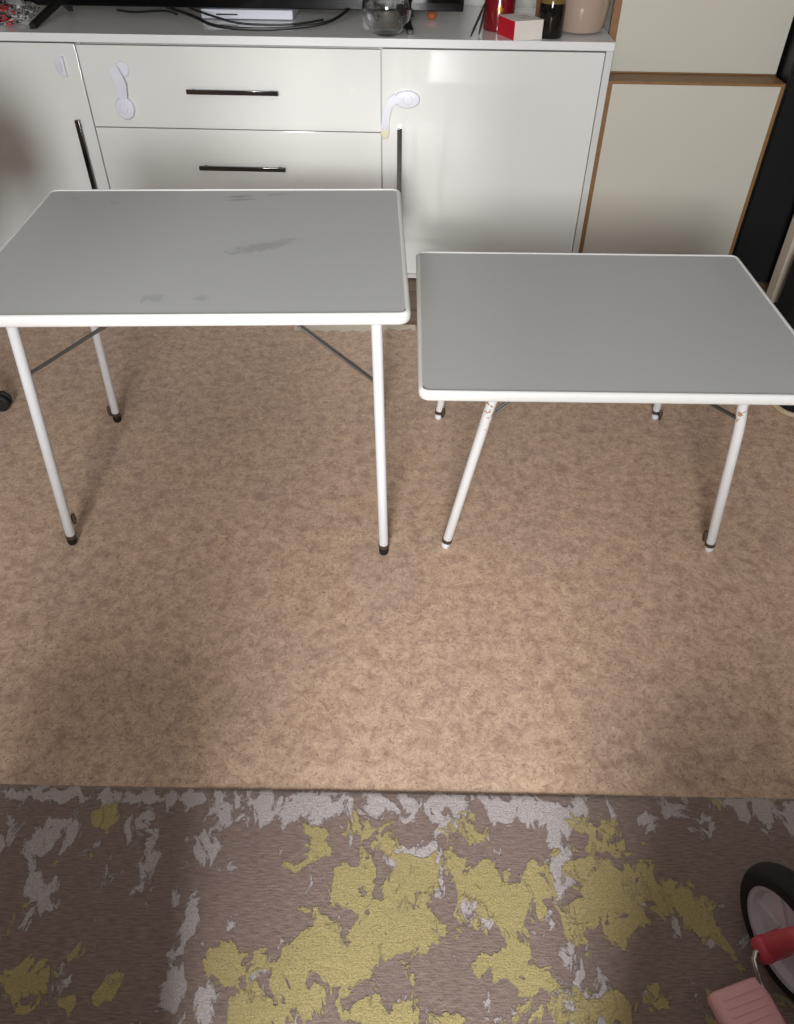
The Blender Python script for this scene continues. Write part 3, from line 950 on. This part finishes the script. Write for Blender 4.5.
for k in range(6):
    a = 2 * pi * k / 6 + .3
    p = Vector((cos(a), sin(a), 0))
    s = Vector((-sin(a), cos(a), 0)) * .003
    m.loft([[MT @ (p * .020 - s + Vector((0, 0, zz))), MT @ (p * .020 + s + Vector((0, 0, zz))), MT @ (p * .062 + s + Vector((0, 0, zz))), MT @ (p * .062 - s + Vector((0, 0, zz)))] for zz in (.006, .0105)])
m.build('spoke_ribs', M_hub, wheel)
# axle sleeves, cranks and pedals on both sides, fork and steering
for s in (1, -1):
    a_ = ax * s
    sl = MB().tube([cw + a_ * .019, cw + a_ * .034, cw + a_ * .042, cw + a_ * .050, cw + a_ * .058, cw + a_ * .061], [.0175, .0175, .017, .0185, .0165, .010], 20).build('axle_sleeve', M_redpink, tr)
    f = Vector((-sin(yaw), cos(yaw), 0))
    q0 = cw + a_ * .051
    cdir = (Vector((0, 0, -.42)) - f * .90).normalized() * s
    q1 = q0 + a_ * .012
    pts = [q0, q1, q1 + a_ * .006 + cdir * .006, q1 + a_ * .010 + cdir * .030, q1 + a_ * .008 + cdir * .046, q1 + a_ * .016 + cdir * .053, q1 + a_ * .046 + cdir * .053]
    cr = MB().tube(pts, .0042, 12).build('crank', M_crank, tr)
    pc = q1 + a_ * .044 + cdir * .060
    pm = Matrix.Translation(pc) @ Matrix.Rotation(yaw, 4, 'Z')
    pd = MB().box(-.040, .040, -.034, .034, -.014, .014, .011, 4, pm)
    pd = pd.build('pedal', M_pink, tr)
    m = MB()
    for k in range(5): m.box(-.028, .028, -.022 + k * .010, -.0185 + k * .010, .0135, .0152, .0006, 1, pm)
    m.build('grip_ribs', M_pink, pd)
up = Vector((.0, -.05, .20))
for s in (1, -1):
    a_ = ax * s
    MB().tube([cw + a_ * .040, cw + a_ * .040 + Vector((0, -.012, .07)), cw + a_ * .036 + Vector((0, -.025, .11)), cw + a_ * .005 + Vector((0, -.035, .135))], [.0155, .014, .014, .015], 14).build('fork_blade', M_redpink, tr)
MB().tube([cw + Vector((0, -.033, .125)), cw + Vector((0, -.115, .36))], .015, 14).build('steering_tube', M_pink, tr)
hb = MB().tube([cw + Vector((0, -.115, .355)) + ax * .14 + Vector((0, -.06, 0)), cw + Vector((0, -.115, .355)) + ax * .05, cw + Vector((0, -.115, .355)) - ax * .05, cw + Vector((0, -.115, .355)) - ax * .14 + Vector((0, -.06, 0))], .010, 12).build('handlebar', M_pink, tr)
MB().tube([cw + Vector((0, -.05, .17)), cw + Vector((.03, -.20, .15)), cw + Vector((.10, -.46, .06))], [.018, .018, .016], 14).build('frame', M_pink, tr)
MB().loft([rrect(.085 * k, .10 * k, .06 * k, 6, z) for z, k in ((0, .9), (.01, 1), (.03, 1), (.04, .9))]).build('seat', M_redpink, tr).location = (.075, -.36, .235)
MB().tube([(.075, -.36, .14), (.075, -.36, .236)], .013, 10).build('seat_post', M_pink, tr)
MB().tube([(-.04, -.46, .075), (.24, -.46, .075)], .008, 10).build('rear_axle', M_crank, tr)
for x in (-.04, .24):
    mt = Matrix.Translation((x, -.46, .075)) @ Matrix.Rotation(pi / 2, 4, 'Y')
    MB().lathe([(0, -.012), (.055, -.012), (.058, -.018), (.070, -.018), (.0748, -.009), (.0748, .009), (.070, .018), (.058, .018), (.055, .012), (0, .012)], 36, mt).build('rear_wheel', M_rubber, tr)

# ---------------------------------------------------------------- unseen blocks added only to shade both sides of the rug
def add_occluder(label, x0, x1, y0, y1, h):
    o = empty('occluder', ((x0 + x1) / 2, (y0 + y1) / 2, .008 if y1 > -.3 else 0.0), 0)
    tag(o, label, 'occluder')
    hx_, hy_ = (x1 - x0) / 2, (y1 - y0) / 2
    MB().loft([rrect(hx_ * k, hy_ * k, .05 * k, 6, z) for z, k in ((0, .97), (.02, 1), (h - .12, 1), (h - .115, .985))]).build('base', M_occluder, o)
    MB().loft([rrect(hx_ * k, hy_ * k, .06 * k, 6, z) for z, k in ((h - .115, .96), (h - .10, 1), (h - .02, 1), (h, .95))]).build('block_top', M_occluder, o)


add_occluder('added grey block that shades the left of the rug, outside the picture', -.62, -.27, -.45, .04, .66)
add_occluder('added grey block that shades the right of the rug, outside the picture', .17, .42, -.50, .0, .60)
